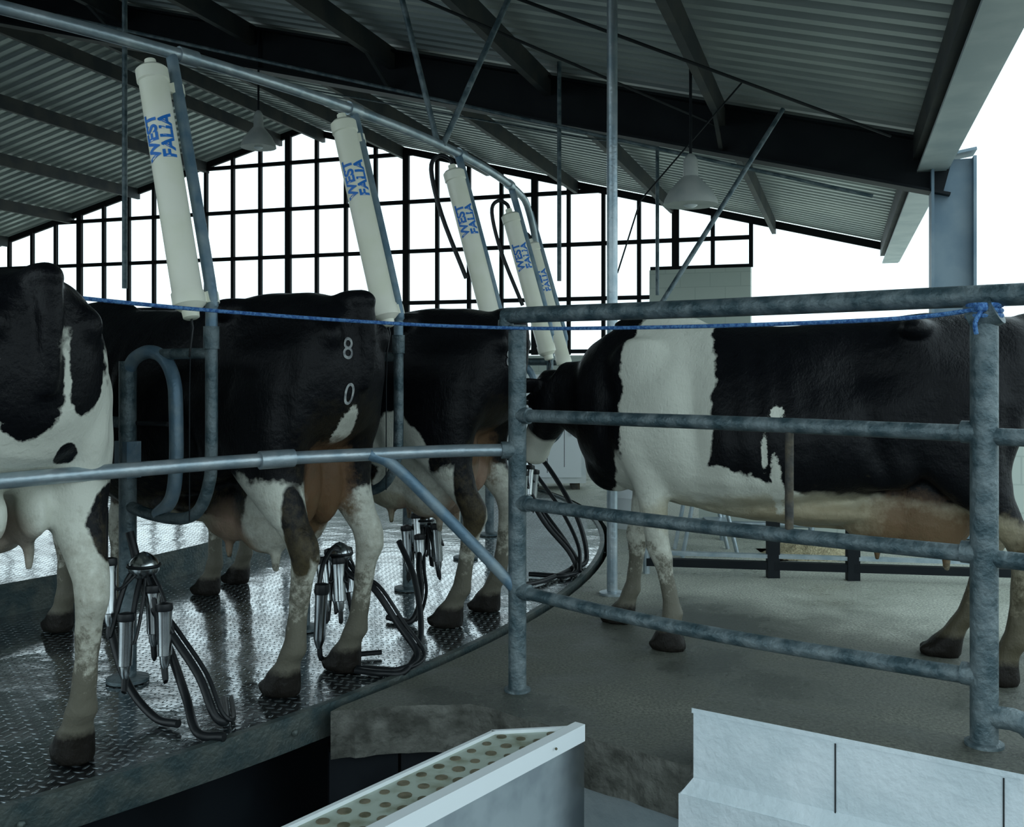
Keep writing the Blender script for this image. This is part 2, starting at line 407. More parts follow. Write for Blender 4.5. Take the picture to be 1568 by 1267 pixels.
# ------------------------------------------------------------ overhead ring pipe, posts, braces
b=B()
pts=[pol(a,6.45,2.38) for a in range(-80,-7,3)]+[pol(-6.5,6.46,2.33),pol(-5,6.48,2.22),pol(-4.5,6.5,2.1)]
b.tube(pts,.024,M_galv,14,2)
for a in(-60,-52,-45,-38,-30,-21,-13): b.tube([pol(a-.35,6.45,2.38),pol(a+.35,6.45,2.38)],.031,M_galv,14)
b.build('overhead_vacuum_pipe')
b=B(); zt=roof_at(.54,5.3)-.02
b.tube([(.54,5.3,0),(.54,5.3,zt)],.029,M_galv,18); b.rev([(.07,0),(.07,.012),(.029,.02)],(.54,5.3,0),(0,0,1),M_galv)
b.build('galvanised_post')
b=B()
b.tube([(-.385,5.09,2.38),(-.69,5.11,roof_at(-.69,5.11)-.05)],.016,M_pipe,10)
b.tube([(-.36,5.12,2.38),(.10,5.2,roof_at(.1,5.2)-.05)],.016,M_pipe,10)
b.tube([(1.68,6.1,roof_at(1.68,6.1)-.35),(.62,5.42,1.25)],.015,M_pipe,10)
b.build('pipe_brace')
b=B()
for x,y,z in((.365,7.6,1.9),(1.33,9.0,1.9),(-2.56,6.5,1.75)):
    b.tube([(x,y,z),(x,y,roof_at(x,y)-.02)],.017,M_pipe,10)
b.build('hanger_pipe')
b=B()
b.tube([(1.55,6.6,roof_at(1.55,6.6)-.1),(.9,6.9,2.4),(.75,7,1.9)],.006,M_rafter,6)
b.tube([W(3.0,5.2,roofz(3)-.3),W(6.2,5.6,roofz(6.2)-.35),W(8.9,6.0,2.75)],.008,M_pipe,6)
b.tube([W(2.0,7.4,roofz(2)-.45),W(8.6,6.8,roofz(8.6)-.6)],.014,M_pipe,8)
b.tube([W(6.1,9.5,roofz(6.1)-.25),W(8.7,7.2,roofz(8.7)-.25)],.010,M_rafter,6)
b.tube([W(4.7,10.5,roofz(4.7)-.25),W(7.5,6.6,roofz(7.5)-.25)],.010,M_rafter,6)
b.build('electrical_conduit')

def lamp(x,y,z,R):
    b=B(); zr=roof_at(x,y)-.02
    b.rev([(R,0),(R*.97,.03),(R*.8,.09),(R*.5,.15),(R*.28,.19),(R*.26,.30),(R*.15,.33),(.012,.34)],(x,y,z),(0,0,1),M_cream)
    b.ell((x,y,z+.04),(R*.35,R*.35,.06),M_traywhite)
    b.tube([(x,y,z+.33),(x,y,zr)],.01,M_rafter,8)
    return b.build('pendant_lamp')
lamp(-2.32,9.0,3.25,.16); lamp(1.18,6.5,2.30,.18)

# ------------------------------------------------------------ stalls and milk jars
def text_mesh(body,size,off=0):
    cu=bpy.data.curves.new('t','FONT'); cu.body=body; cu.size=size; cu.align_x='CENTER'; cu.align_y='CENTER'; cu.space_line=.85; cu.offset=off
    ob=bpy.data.objects.new('t',cu); scene.collection.objects.link(ob)
    dg=bpy.context.evaluated_depsgraph_get()
    me=bpy.data.meshes.new_from_object(ob.evaluated_get(dg))
    bpy.data.objects.remove(ob)
    bm=bmesh.new(); bm.from_mesh(me); bmesh.ops.triangulate(bm,faces=bm.faces)
    bmesh.ops.subdivide_edges(bm,edges=bm.edges,cuts=2)
    vs=[v.co.copy() for v in bm.verts]; fs=[[v.index for v in f.verts] for f in bm.faces]
    bm.free(); return vs,fs
TV,TF=text_mesh('WEST\nFALIA',.066,.0024)
jars=[(-38.6,1.43),(-30.0,1.44),(-21.3,1.40),(-12.6,1.32),(-4.0,1.26)]
for th,zb in jars:
    a=math.radians(th); er=V((math.cos(a),math.sin(a),0)); et=V((math.sin(a),-math.cos(a),0))
    def L(r,z,t=0): return C+er*r+et*t+V((0,0,z))
    b=B()
    b.tube([L(6.45,2.37),L(6.50,2.2),L(6.69,1.52),L(6.70,1.42),L(6.70,1.30)],.021,M_pipeblue,14,4)
    b.tube([L(6.70,1.34),L(6.70,.92),L(6.685,.80),L(6.62,.70),L(6.5,.66),L(6.30,.66),L(6.15,.68)],.022,M_pipe,14,5)
    b.tube([L(6.70,1.36),L(6.70,1.28)],.028,M_pipe,14)
    b.tube([L(6.15,1.20),L(6.20,1.25),L(6.30,1.275),L(6.40,1.25),L(6.465,1.17),L(6.48,1.05),L(6.48,.85),L(6.45,.73),L(6.36,.665)],.026,M_pipeblue,14,5)
    b.tube([L(6.33,1.265),L(6.70,1.265)],.02,M_pipe,12)
    b.tube([L(6.15,0),L(6.15,1.24)],.033,M_pipe,16); b.rev([(.08,0),(.08,.012),(.034,.02)],L(6.15,0),(0,0,1),M_pipe)
    b.box(L(6.15,.86,.0),(.09,.06,.14),M_pipeblue,(er,et,V((0,0,1))))
    b.tube([L(6.15,1.0),L(5.2,1.0),L(4.95,.85),L(4.9,.16)],.022,M_pipe,12,4)
    b.tube([L(6.15,1.0,-.02),L(6.3,1.0,-.05),L(6.35,1.0,-.05)],.01,M_rubber,8)
    b.build('stall_divider')
    lo=L(6.70,zb,.088); hi=L(6.46,zb+.87,.088); ax=(hi-lo).normalized(); Lg=(hi-lo).length
    b=B(); R=.052
    b.rev([(.02,-.05),(.028,-.045),(.03,-.02),(R*.75,-.015),(R*1.08,0),(R*1.08,.045),(R,.05),(R,Lg-.06),(R*1.1,Lg-.055),(R*1.1,Lg-.012),(R*.85,Lg),(.022,Lg+.003),(.02,Lg+.03),(.001,Lg+.032)],lo,ax,M_jar,32)
    tc_=V((.18,-1,0)); toCam=(tc_-ax*tc_.dot(ax)).normalized(); side=ax.cross(toCam).normalized()
    vs=[]
    for v in TV:
        ang=-v.y/(R+.0015); h=Lg*.68+v.x
        vs.append(lo+ax*h+(toCam*math.cos(ang)+side*math.sin(ang))*(R+.0018))
    b.add(vs,TF,M_label)
    for h in(.03,Lg-.07):
        p=lo+ax*h; q=p-et*.09
        b.beam(p,q,.03,.035,M_jar,up=ax)
        b.tube([q-ax*.02,q+ax*.02],.03,M_jar,14)
    b.tube([lo-ax*.05,lo-ax*.08,lo-V((0,0,.18))],.004,M_rubber,6)
    b.tube([lo-ax*.04,lo-V((0,0,.3)),lo-V((0,0,.75))],.0025,M_rafter,6)
    if th>-25:
        b.tube([hi+ax*.0,hi+ax*.06,hi+ax*.08+er*-.05+et*.03,hi+ax*.0-er*.10+et*.06,hi-ax*.25-er*.11+et*.05,hi-ax*.6-er*.07+et*.03],.012,M_rubber,10,5)
    b.build('milk_jar')

# ------------------------------------------------------------ milking clusters
def cluster(pos,cups,hose,name='milking_cluster'):
    b=B(); p=V(pos)
    b.rev([(.001,-.045),(.035,-.04),(.052,-.02),(.055,.0),(.045,.02),(.03,.035),(.015,.045),(.001,.05)],p,(0,0,1),M_steel,20)
    b.rev([(.057,-.006),(.060,0),(.057,.006)],p,(0,0,1),M_rubber,20)
    for c in cups:
        c=V(c[0]),V(c[1])
        ax=(c[1]-c[0]).normalized(); ln=(c[1]-c[0]).length
        b.rev([(.008,-.05),(.016,-.03),(.018,-.003),(.0235,0),(.025,ln-.02),(.027,ln)],c[0],ax,M_steel,16)
        b.rev([(.027,ln),(.030,ln+.006),(.028,ln+.025),(.012,ln+.03)],c[0],ax,M_rubber,16)
        mid=(p+c[0])/2
        b.tube([p+V((0,0,.0)),mid+V((0,0,.03)),c[0]-ax*.08,c[0]-ax*.03],.010,M_rubber,8,5)
        b.tube([p+V((.01,0,.01)),mid+V((.03,0,.05)),c[0]+ax*ln*.5+V((.03,0,0)),c[0]+ax*(ln-.02)],.006,M_rubber,8,5)
    b.tube(hose,.014,M_rubber,10,6); b.tube([V(q)+V((.024,.01,.004)) for q in hose],.008,M_rubber,8,6)
    return b.build(name)
cluster((-1.31,3.50,.51),[((-1.33,3.38,.19),(-1.33,3.39,.34)),((-1.20,3.40,.22),(-1.205,3.41,.37)),((-1.40,3.42,.36),(-1.41,3.44,.52)),((-1.26,3.46,.28),(-1.265,3.47,.42))],
  [(-1.31,3.50,.47),(-1.27,3.46,.38),(-1.18,3.42,.28),(-1.07,3.36,.16),(-1.0,3.30,.05),(-.97,3.33,.016),(-1.04,3.55,.016)])
cluster((-.74,4.22,.42),[((-.76,4.22,.25),(-.78,4.24,.41)),((-.70,4.24,.25),(-.72,4.27,.41)),((-.78,4.12,.24),(-.80,4.14,.39)),((-.72,4.12,.24),(-.73,4.14,.39))],
  [(-.74,4.2,.40),(-.68,4.15,.34),(-.58,4.1,.30),(-.47,4.05,.16),(-.38,3.98,.05),(-.45,3.9,.016),(-.62,3.92,.016)])
b=B()
b.rev([(.01,-.04),(.018,-.02),(.0235,0),(.025,.16),(.027,.18)],(-.78,3.98,.12),(0.05,0,1),M_steel,16)
b.rev([(.028,.18),(.031,.19),(.028,.22),(.012,.225)],(-.78,3.98,.12),(.05,0,1),M_rubber,16)
b.tube([(-.78,3.98,.34),(-.77,4.02,.42),(-.75,4.1,.46),(-.74,4.2,.44)],.01,M_rubber,8,5)
b.tube([(-.78,3.98,.09),(-.77,4.0,.03),(-.7,4.1,.016),(-.55,4.15,.016)],.011,M_rubber,8,5)
b.build('teat_cup')
cluster((-.45,4.98,.45),[((-.47,4.93,.30),(-.48,4.95,.46)),((-.41,4.98,.30),(-.42,5.0,.46)),((-.45,4.89,.20),(-.46,4.91,.36)),((-.37,4.93,.25),(-.38,4.93,.41)),((-.52,4.93,.24),(-.53,4.94,.40))],
  [(-.45,4.98,.40),(-.46,4.85,.25),(-.44,4.76,.12),(-.48,4.66,.016),(-.60,4.74,.016)])
cluster((.05,6.05,.62),[((.10,6.0,.45),(.11,6.02,.6)),((.02,6.02,.43),(.02,6.02,.58)),((.07,5.95,.42),(.07,5.95,.57)),((.13,6.05,.42),(.14,6.05,.57))],
  [(.05,6.05,.60),(.10,6.0,.45),(.20,5.95,.28),(.34,5.9,.12),(.38,5.85,.02),(.30,5.7,.016),(.1,5.75,.016)])
b=B()
b.tube([(.05,6.6,.75),(.2,6.5,.62),(.35,6.3,.4),(.44,6.2,.2),(.46,6.1,.03),(.36,5.9,.018)],.016,M_rubber,10,6)
b.tube([(-.05,6.5,.55),(.1,6.4,.42),(.25,6.2,.25),(.36,6.1,.1),(.38,6.0,.016),(.2,5.6,.016),(.0,5.4,.016)],.014,M_rubber,10,6)
b.tube([(.0,6.3,.85),(.12,6.25,.6),(.3,6.1,.35),(.40,5.95,.15),(.40,5.8,.02)],.012,M_rubber,10,6)
b.tube([(-.62,3.9,.015),(-.5,3.86,.015),(-.42,3.9,.015),(-.38,4.1,.10),(-.42,4.25,.3),(-.5,4.35,.45)],.013,M_rubber,10,6)
b.tube([(-1.38,3.55,.62),(-1.3,3.5,.40),(-1.2,3.45,.22),(-1.12,3.38,.08),(-1.03,3.22,.018),(-.93,3.18,.018)],.015,M_rubber,10,6)
b.tube([(-1.50,3.62,.70),(-1.47,3.55,.45),(-1.42,3.5,.25),(-1.34,3.44,.10),(-1.22,3.36,.018),(-1.12,3.3,.018)],.014,M_rubber,10,6)
b.build('milk_hose')

# ------------------------------------------------------------ cows
def cow_material(name,layers,basecol=(.0035,.004,.0055)):
    m,nt,b=newmat(name)
    tc=N(nt,'ShaderNodeTexCoord')
    n=N(nt,'ShaderNodeTexNoise'); n.inputs['Scale'].default_value=7; n.inputs['Detail'].default_value=7; n.inputs['Roughness'].default_value=.6
    nt.links.new(tc.outputs['Object'],n.inputs['Vector'])
    nf=N(nt,'ShaderNodeTexNoise'); nf.inputs['Scale'].default_value=22; nf.inputs['Detail'].default_value=7; nf.inputs['Roughness'].default_value=.75
    nt.links.new(tc.outputs['Object'],nf.inputs['Vector'])
    prev=None
    for (col,c,r,soft,amp,al,fine) in layers:
        s=N(nt,'ShaderNodeVectorMath',operation='SUBTRACT'); nt.links.new(tc.outputs['Object'],s.inputs[0]); s.inputs[1].default_value=c
        d=N(nt,'ShaderNodeVectorMath',operation='DIVIDE'); nt.links.new(s.outputs[0],d.inputs[0]); d.inputs[1].default_value=r
        l=N(nt,'ShaderNodeVectorMath',operation='LENGTH'); nt.links.new(d.outputs[0],l.inputs[0])
        a=N(nt,'ShaderNodeMath',operation='MULTIPLY_ADD'); nt.links.new((nf if fine else n).outputs['Fac'],a.inputs[0]); a.inputs[1].default_value=amp; a.inputs[2].default_value=1-amp*.5
        q=N(nt,'ShaderNodeMath',operation='SUBTRACT'); nt.links.new(a.outputs[0],q.inputs[0]); nt.links.new(l.outputs['Value'],q.inputs[1])
        e=N(nt,'ShaderNodeMath',operation='MULTIPLY_ADD'); e.use_clamp=True; nt.links.new(q.outputs[0],e.inputs[0]); e.inputs[1].default_value=1/soft; e.inputs[2].default_value=.5
        f=N(nt,'ShaderNodeMath',operation='MULTIPLY'); nt.links.new(e.outputs[0],f.inputs[0]); f.inputs[1].default_value=al
        mx=N(nt,'ShaderNodeMix',data_type='RGBA'); nt.links.new(f.outputs[0],mx.inputs['Factor'])
        if prev is None: mx.inputs['A'].default_value=(*basecol,1)
        else: nt.links.new(prev,mx.inputs['A'])
        mx.inputs['B'].default_value=(*col,1); prev=mx.outputs['Result']
    nt.links.new(prev,b.inputs['Base Color'])
    b.inputs['Roughness'].default_value=.42; b.inputs['Specular IOR Level'].default_value=.17
    mp=N(nt,'ShaderNodeMapping'); mp.inputs['Scale'].default_value=(1,1,.35); nt.links.new(tc.outputs['Object'],mp.inputs['Vector'])
    h=N(nt,'ShaderNodeTexNoise'); h.inputs['Scale'].default_value=140; h.inputs['Detail'].default_value=3; nt.links.new(mp.outputs['Vector'],h.inputs['Vector'])
    b1=N(nt,'ShaderNodeBump'); b1.inputs['Strength'].default_value=.5; b1.inputs['Distance'].default_value=.004; nt.links.new(h.outputs['Fac'],b1.inputs['Height'])
    b2=N(nt,'ShaderNodeBump'); b2.inputs['Strength'].default_value=.5; b2.inputs['Distance'].default_value=.03; nt.links.new(n.outputs['Fac'],b2.inputs['Height'])
    nt.links.new(b2.outputs['Normal'],b1.inputs['Normal']); nt.links.new(b1.outputs['Normal'],b.inputs['Normal'])
    return m
WH=(.66,.67,.59); CR=(.48,.45,.34); BK=(.0035,.004,.0055); TAN=(.26,.20,.11); PK=(.36,.24,.18); BR=(.045,.038,.022); HF=(.012,.010,.008)
MUD=(.15,.12,.065); UB=(.15,.085,.045)

def sring(c,a,bv,n=2.2,egg=0,N_=28):
    out=[]
    for j in range(N_):
        t=2*math.pi*j/N_; x=math.cos(t); y=math.sin(t)
        X=math.copysign(abs(x)**(2/n),x); Y=math.copysign(abs(y)**(2/n),y)
        X*=1-egg*Y
        out.append(V(c)+a*X+bv*Y)
    return out
TR=[(-.945,1.30,1.10,.07,2,0),(-.92,1.375,1.0,.14,2.2,-.02),(-.85,1.41,.90,.205,2.3,.02),(-.70,1.435,.82,.245,2.4,.05),(-.50,1.44,.74,.275,2.5,.08),
    (-.25,1.415,.66,.30,2.2,.22),(0,1.40,.60,.335,2.1,.24),(.25,1.405,.585,.325,2.1,.24),(.5,1.42,.60,.28,2.1,.22),(.70,1.435,.64,.235,2.1,.18),(.86,1.38,.70,.19,2.1,.1),(.97,1.28,.80,.13,2,0),(1.0,1.2,.9,.08,2,0)]
HIND=[(-.60,.13,1.22,.20,.10),(-.62,.155,1.08,.25,.12),(-.61,.17,.94,.24,.12),(-.62,.175,.82,.185,.105),(-.67,.178,.72,.125,.085),(-.74,.175,.62,.082,.058),
      (-.80,.17,.54,.066,.048),(-.81,.168,.49,.058,.045),(-.79,.167,.42,.042,.037),(-.765,.166,.30,.036,.032),(-.745,.165,.20,.040,.036),(-.73,.165,.155,.050,.045),(-.705,.165,.115,.044,.042),(-.68,.165,.075,.062,.055),(-.665,.165,.03,.078,.060),(-.66,.165,0,.080,.060)]
FRONT=[(.66,.13,1.18,.15,.08),(.67,.15,1.02,.17,.09),(.67,.155,.86,.14,.09),(.665,.155,.74,.10,.075),(.68,.15,.64,.070,.058),(.695,.145,.52,.053,.046),(.705,.14,.43,.054,.049),(.70,.14,.39,.049,.046),(.698,.14,.32,.035,.034),(.70,.14,.21,.035,.034),(.705,.14,.155,.046,.042),(.72,.14,.115,.042,.041),(.74,.14,.075,.060,.054),(.755,.14,.03,.076,.058),(.76,.14,0,.078,.058)]
def ga(x,s): return math.exp(-(x/s)**2)
def cow(loc,heading,scale,material,poll=(1.32,0,1.36),muz=(1.68,0,1.06),hoof=((0,0),(0,0),(0,0),(0,0)),brand=None,udder=1.0,tail='docked'):
    e=bpy.data.objects.new('cow',None); scene.collection.objects.link(e)
    b=B(); m=material
    X=V((1,0,0));Y=V((0,1,0));Z=V((0,0,1))
    b.loft([sring((x,0,(t+bo)/2),Y*hw,Z*((t-bo)/2),n,eg) for x,t,bo,hw,n,eg in TR],m)
    for tab,idx in((FRONT,(0,1)),(HIND,(2,3))):
        for k,sg in zip(idx,(1,-1)):
            dx,dy=hoof[k]; rings=[]
            for x,y,z,rx,ry in tab:
                w=max(0,1-z/.95)
                rings.append(sring((x+dx*w,sg*(y+dy*w),z),X*rx,Y*ry*sg,2.1))
            b.loft(rings,m)
            tx,ty=tab[-1][0]+dx,sg*(tab[-1][1]+dy)
            for s2 in(.026,-.026): b.ell((tx+.035,ty+s2,.024),(.052,.027,.024),m,12,8)
    for sg in(1,-1):
        b.ell((-.47,sg*.165,1.372),(.07,.11,.045),m); b.ell((-.89,sg*.12,1.27),(.06,.05,.06),m)
        b.ell((-.36,sg*.19,.86),(.15,.09,.15),m)
        b.ell((.66,sg*.16,1.16),(.17,.075,.2),m); b.ell((.84,sg*.09,1.0),(.12,.07,.14),m)
        zu=.78-(.78-.64)*udder
        b.ell((-.52,sg*.07,zu),(.17,.095*udder,.18*udder),m); b.ell((-.33,sg*.07,zu-.02),(.17,.09,.13*udder),m)
        b.ell((-.68,sg*.055,.74),(.09,.075*udder,.17*udder),m)
        for xx,zz in((-.58,zu-.165*udder),(-.32,zu-.14*udder)):
            b.tube([(xx,sg*.075,zz+.04),(xx,sg*.08,zz-.03*udder),(xx,sg*.082,zz-.075)],[.022,.018,.012],m,10,2)
    b.ell((-.02,0,.62),(.5,.2,.07),m); b.ell((-.12,0,.60),(.35,.05,.07),m)
    b.ell((.83,0,.77),(.14,.075,.13),m); b.ell((.62,0,1.42),(.22,.06,.04),m); b.ell((-.90,0,1.395),(.10,.05,.045),m)
    P=V(poll); Mz=V(muz); s0=V((.62,0,1.06)); s1=V((.84,0,1.08))
    path=catmull([s0,s1,(s1+P)/2+V((0,0,-.03)),P],4)
    rv=[.36,.30,.20,.13]; rh=[.19,.15,.10,.090]; rings=[]
    for i,p in enumerate(path):
        t=(path[min(i+1,len(path)-1)]-path[max(i-1,0)]).normalized(); side=Z.cross(t).normalized(); up=t.cross(side)
        x=i/(len(path)-1)*3; a=min(int(x),2); f=x-a
        rings.append(sring(p,side*(rh[a]+(rh[a+1]-rh[a])*f),up*(rv[a]+(rv[a+1]-rv[a])*f),2))
    b.loft(rings,m)
    ax=(Mz-P); side=Z.cross(ax).normalized(); up=ax.normalized().cross(side)
    rings=[]
    for t,v,h,o in((-.14,.06,.05,0),(-.08,.10,.085,0),(.05,.12,.098,-.005),(.25,.128,.108,-.01),(.42,.112,.09,-.012),(.6,.09,.070,-.01),(.78,.078,.064,-.005),(.9,.078,.072,-.005),(1.0,.068,.066,-.01),(1.06,.035,.04,-.01)):
        rings.append(sring(P+ax*t+up*o,side*h,up*v,2.3))
    b.loft(rings,m)
    for sg in(1,-1):
        c=P+ax*.02+side*sg*.15+up*.015
        R=Matrix((side*sg,ax.normalized(),up)).transposed()
        b.ell(c,(.11,.045,.018),m,rot=R)
        b.ell(P+ax*.27+side*sg*.088+up*.045,(.035,.03,.028),m)
    if tail=='docked':
        b.tube([(-.84,0,1.395),(-.93,0,1.38),(-.965,0,1.30),(-.96,0,1.16),(-.945,0,1.08)],[.045,.04,.034,.028,.020],m,12,4)
    else:
        b.tube([(-.86,0,1.39),(-.95,0,1.38),(-.99,0,1.28),(-.985,0,1.05),(-.965,.01,.85),(-.96,.02,.70),(-.965,.02,.60),(-.965,.02,.50)],[.045,.04,.032,.026,.022,.032,.04,.012],m,12,4)
    o=b.build('tmp_raw',smooth=False)
    md=o.modifiers.new('r','REMESH'); md.mode='VOXEL'; md.voxel_size=.0105; md.use_smooth_shade=True
    dg=bpy.context.evaluated_depsgraph_get(); me=bpy.data.meshes.new_from_object(o.evaluated_get(dg)); bpy.data.objects.remove(o)
    tmp=bpy.data.objects.new('tmp',me); scene.collection.objects.link(tmp)
    g=tmp.vertex_groups.new(name='soft')
    buckets={}
    for v in me.vertices:
        x,y,z=v.co
        w=min(1,max(0,(z-.55)/.25))
        if x>.95: w*=max(0.12,1-(x-.95)/.15)
        if z<.78 and abs(y)<.2 and x<-.1: w*=.4
        if x<-.93: w*=.3
        if w>.02: buckets.setdefault(round(w,1),[]).append(v.index)
    for w,ids in buckets.items(): g.add(ids,w,'REPLACE')
    s1=tmp.modifiers.new('s1','SMOOTH'); s1.factor=.5; s1.iterations=4
    s2=tmp.modifiers.new('s2','SMOOTH'); s2.factor=.6; s2.iterations=26; s2.vertex_group='soft'
    dg=bpy.context.evaluated_depsgraph_get(); me2=bpy.data.meshes.new_from_object(tmp.evaluated_get(dg)); bpy.data.objects.remove(tmp)
    nrm=[v.normal.copy() for v in me2.vertices]
    for v,nn in zip(me2.vertices,nrm):
        x,y,z=v.co; dsp=0
        if abs(y)>.07 and z>.5 and x<.95:
            k=min(1,(abs(y)-.07)/.08)
            dsp+=-.040*ga(x+.24,.14)*ga(z-1.20,.10)
            dsp+=-.024*ga(x-.40-.1*(z-1),.055)*ga(z-.98,.26)
            dsp+=.014*ga(x-.58,.11)*ga(z-1.10,.20)
            dsp+=-.015*ga(x-.80,.05)*ga(z-1.05,.22)
            dsp+=.022*ga(x-.70,.09)*ga(z-.93,.10)
            dsp+=.016*ga(x+.47,.07)*ga(z-1.33,.06)
            dsp+=-.026*ga(x+.70,.11)*ga(z-1.31,.08)
            dsp+=.02*ga(x+.66,.10)*ga(z-1.16,.10)
            dsp+=-.028*ga(x+.34-(z-.85)*.25,.045)*ga(z-.90,.16)
            dsp+=-.016*ga(x+.80,.035)*ga(z-.95,.18)
            if -.15<x<.40 and .7<z<1.3: dsp+=.005*math.sin(x*60-z*9)*ga(x-.12,.2)*ga(z-1.0,.22)
            dsp*=k
        dsp+=.007*(noise.noise(V((x*5,y*5,z*5)))) if z>.6 else .003*noise.noise(V((x*14,y*14,z*14)))
        v.co+=nn*dsp
        if v.co.z<0: v.co.z=0
    me2.materials.clear(); me2.materials.append(m)
    for p in me2.polygons: p.use_smooth=True; p.material_index=0
    body=bpy.data.objects.new('body',me2); scene.collection.objects.link(body); body.parent=e
    b=B()
    for sg in(1,-1):
        b.ell(P+ax*.28+side*sg*.104+up*.045,(.022,.022,.022),M_eye,14,10)
        b.ell(P+ax*1.04+side*sg*.03+up*.005,(.012,.012,.010),M_eye,10,8)
    b.build('eyes',parent=e)
    if brand:
        for txt,y,z,x in brand:
            vs,fs=text_mesh(txt,.11)
            q=B(); q.add([V((x,y-v.x*.8,z+v.y)) for v in vs],fs,M_brand)
            ob=q.build('brand_'+txt,parent=e)
            sw=ob.modifiers.new('sw','SHRINKWRAP'); sw.target=body; sw.wrap_method='PROJECT'; sw.use_project_x=True; sw.use_project_y=False; sw.use_project_z=False
            sw.use_positive_direction=True; sw.use_negative_direction=False; sw.offset=.003
    e.location=loc; e.rotation_euler=(0,0,heading); e.scale=(scale,)*3
    return e
common=[(MUD,(0,0,0),(9,9,.56),.6,1.8,.50,True),(BR,(0,0,0),(9,9,.36),.35,2.4,.75,True),(HF,(0,0,0),(9,9,.09),.3,.6,1,True)]
stain=[((.05,.04,.02),(-.92,0,.82),(.14,.26,.20),.5,1.6,.3,True)]
UDD=[(PK,(-.50,0,.58),(.34,.13,.20),.25,.2,.9,False)]
m1=cow_material('coat_mottled',[
 (WH,(-.80,0,.30),(.6,9,.90),.06,.6,1,False),
 (WH,(-.35,0,1.2),(.36,9,.36),.06,.9,1,False),
 (WH,(-.72,.25,1.05),(.32,.20,.36),.08,.8,1,False),
 (BK,(-.88,.04,1.12),(.16,.085,.17),.06,1.0,1,False),
 (BK,(-.93,-.12,1.16),(.14,.06,.14),.06,1.1,1,False),
 (BK,(-.75,.0,1.42),(.2,.2,.07),.06,.9,1,False),
 (BK,(-.90,-.09,.90),(.12,.04,.045),.08,1.1,1,False),
 (BK,(-.78,-.25,.70),(.16,.09,.12),.08,.8,1,False),
 (BK,(-.55,.28,1.0),(.10,.12,.16),.06,1.0,1,False),
 (BK,(-.55,.22,.72),(.12,.12,.10),.08,.9,1,False),
 (WH,(.2,0,.5),(.7,9,.28),.06,.5,1,False)]+[(PK,(-.50,0,.62),(.30,.09,.14),.4,.3,.6,False)]+common)
m2=cow_material('coat_black_low_white',[
 (WH,(-.66,.2,.30),(.24,.17,.52),.06,.5,1,False),
 (WH,(-.70,-.2,.25),(.30,.17,.50),.06,.5,1,False),
 (WH,(-.90,.02,.91),(.10,.045,.11),.15,1.3,1,True),
 (CR,(.0,0,.50),(.6,.25,.15),.1,.4,.9,False),
 (UB,(-.74,0,.70),(.18,.13,.24),.3,.9,.92,True),
 (BK,(-.84,.23,.62),(.06,.10,.20),.12,.6,1,False),
 (WH,(.8,0,.2),(.3,9,.35),.06,.5,1,False)]+stain+[(PK,(-.38,0,.55),(.22,.17,.16),.25,.2,.9,False)]+common)
m3=cow_material('coat_black_thigh_white',[
 (WH,(-.45,.25,.68),(.19,.2,.28),.06,.6,1,False),
 (WH,(-.70,0,.22),(.30,9,.50),.06,.4,1,False),
 (CR,(.0,0,.50),(.6,.25,.15),.1,.4,.9,False),
 (UB,(-.72,0,.72),(.17,.12,.22),.3,.9,.9,True),
 (BK,(-.82,.23,.62),(.08,.10,.24),.12,.5,1,False),
 (WH,(.8,0,.2),(.3,9,.35),.06,.5,1,False)]+stain+UDD+common)
m4=cow_material('coat_white_shoulder',[
 (WH,(.52,0,1.02),(.215,9,.62),.05,.6,1,False),
 (WH,(.34,0,.60),(.40,9,.22),.06,.7,1,False),
 (WH,(.72,0,.30),(.30,9,.55),.06,.4,1,False),
 (BK,(.93,0,.86),(.17,9,.26),.06,.5,1,False),
 (CR,(-.12,0,.58),(.72,9,.115),.3,.7,.95,False),
 (TAN,(-.30,0,.57),(.60,9,.10),.5,1.0,.6,False),
 (WH,(.05,.3,1.03),(.028,.3,.032),.15,2.4,1,True),
 (WH,(.095,.3,.88),(.013,.3,.080),.3,2.4,1,True),
 (WH,(.050,.3,.74),(.024,.3,.12),.3,2.4,1,True),
 (UB,(-.48,0,.56),(.30,.20,.20),.3,.6,.9,True),
 (CR,(-.75,0,.2),(.25,9,.3),.1,.5,.5,False),
 (WH,(1.31,-.22,.80),(.17,.17,.13),.15,.4,1,False),
 ((.30,.22,.18),(1.38,-.26,.75),(.07,.07,.08),.2,.3,1,False)]
 +[(MUD,(0,0,0),(9,9,.50),.6,1.8,.45,True)]+common[1:])
def cow_on_platform(th,rh,mt,**k):
    a=math.radians(th); sc=1.05
    p=pol(th,rh-.70*sc); hd=a+math.pi
    return cow((p.x,p.y,0),hd,sc,mt,**k)
cow_on_platform(-44.5,6.76,m1,hoof=((0,0),(.05,0),(.04,0),(-.03,0)),udder=.5)
cow_on_platform(-34.8,6.74,m2,hoof=((0,0),(.05,0),(-.04,0),(-.02,0)),brand=[('8',.075,1.22,-1.2),('0',.06,1.06,-1.2)])
cow_on_platform(-25.2,6.74,m3,hoof=((0,0),(.05,0),(.0,0),(-.03,0)),brand=[('8',.085,1.20,-1.2)])
cow((1.235,4.235,0),math.atan2(.39,-.92),1.0,m4,poll=(1.14,-.08,1.13),muz=(1.33,-.24,.78),hoof=((-.24,.06),(.10,.02),(-.10,0),(.10,0)),tail='long')

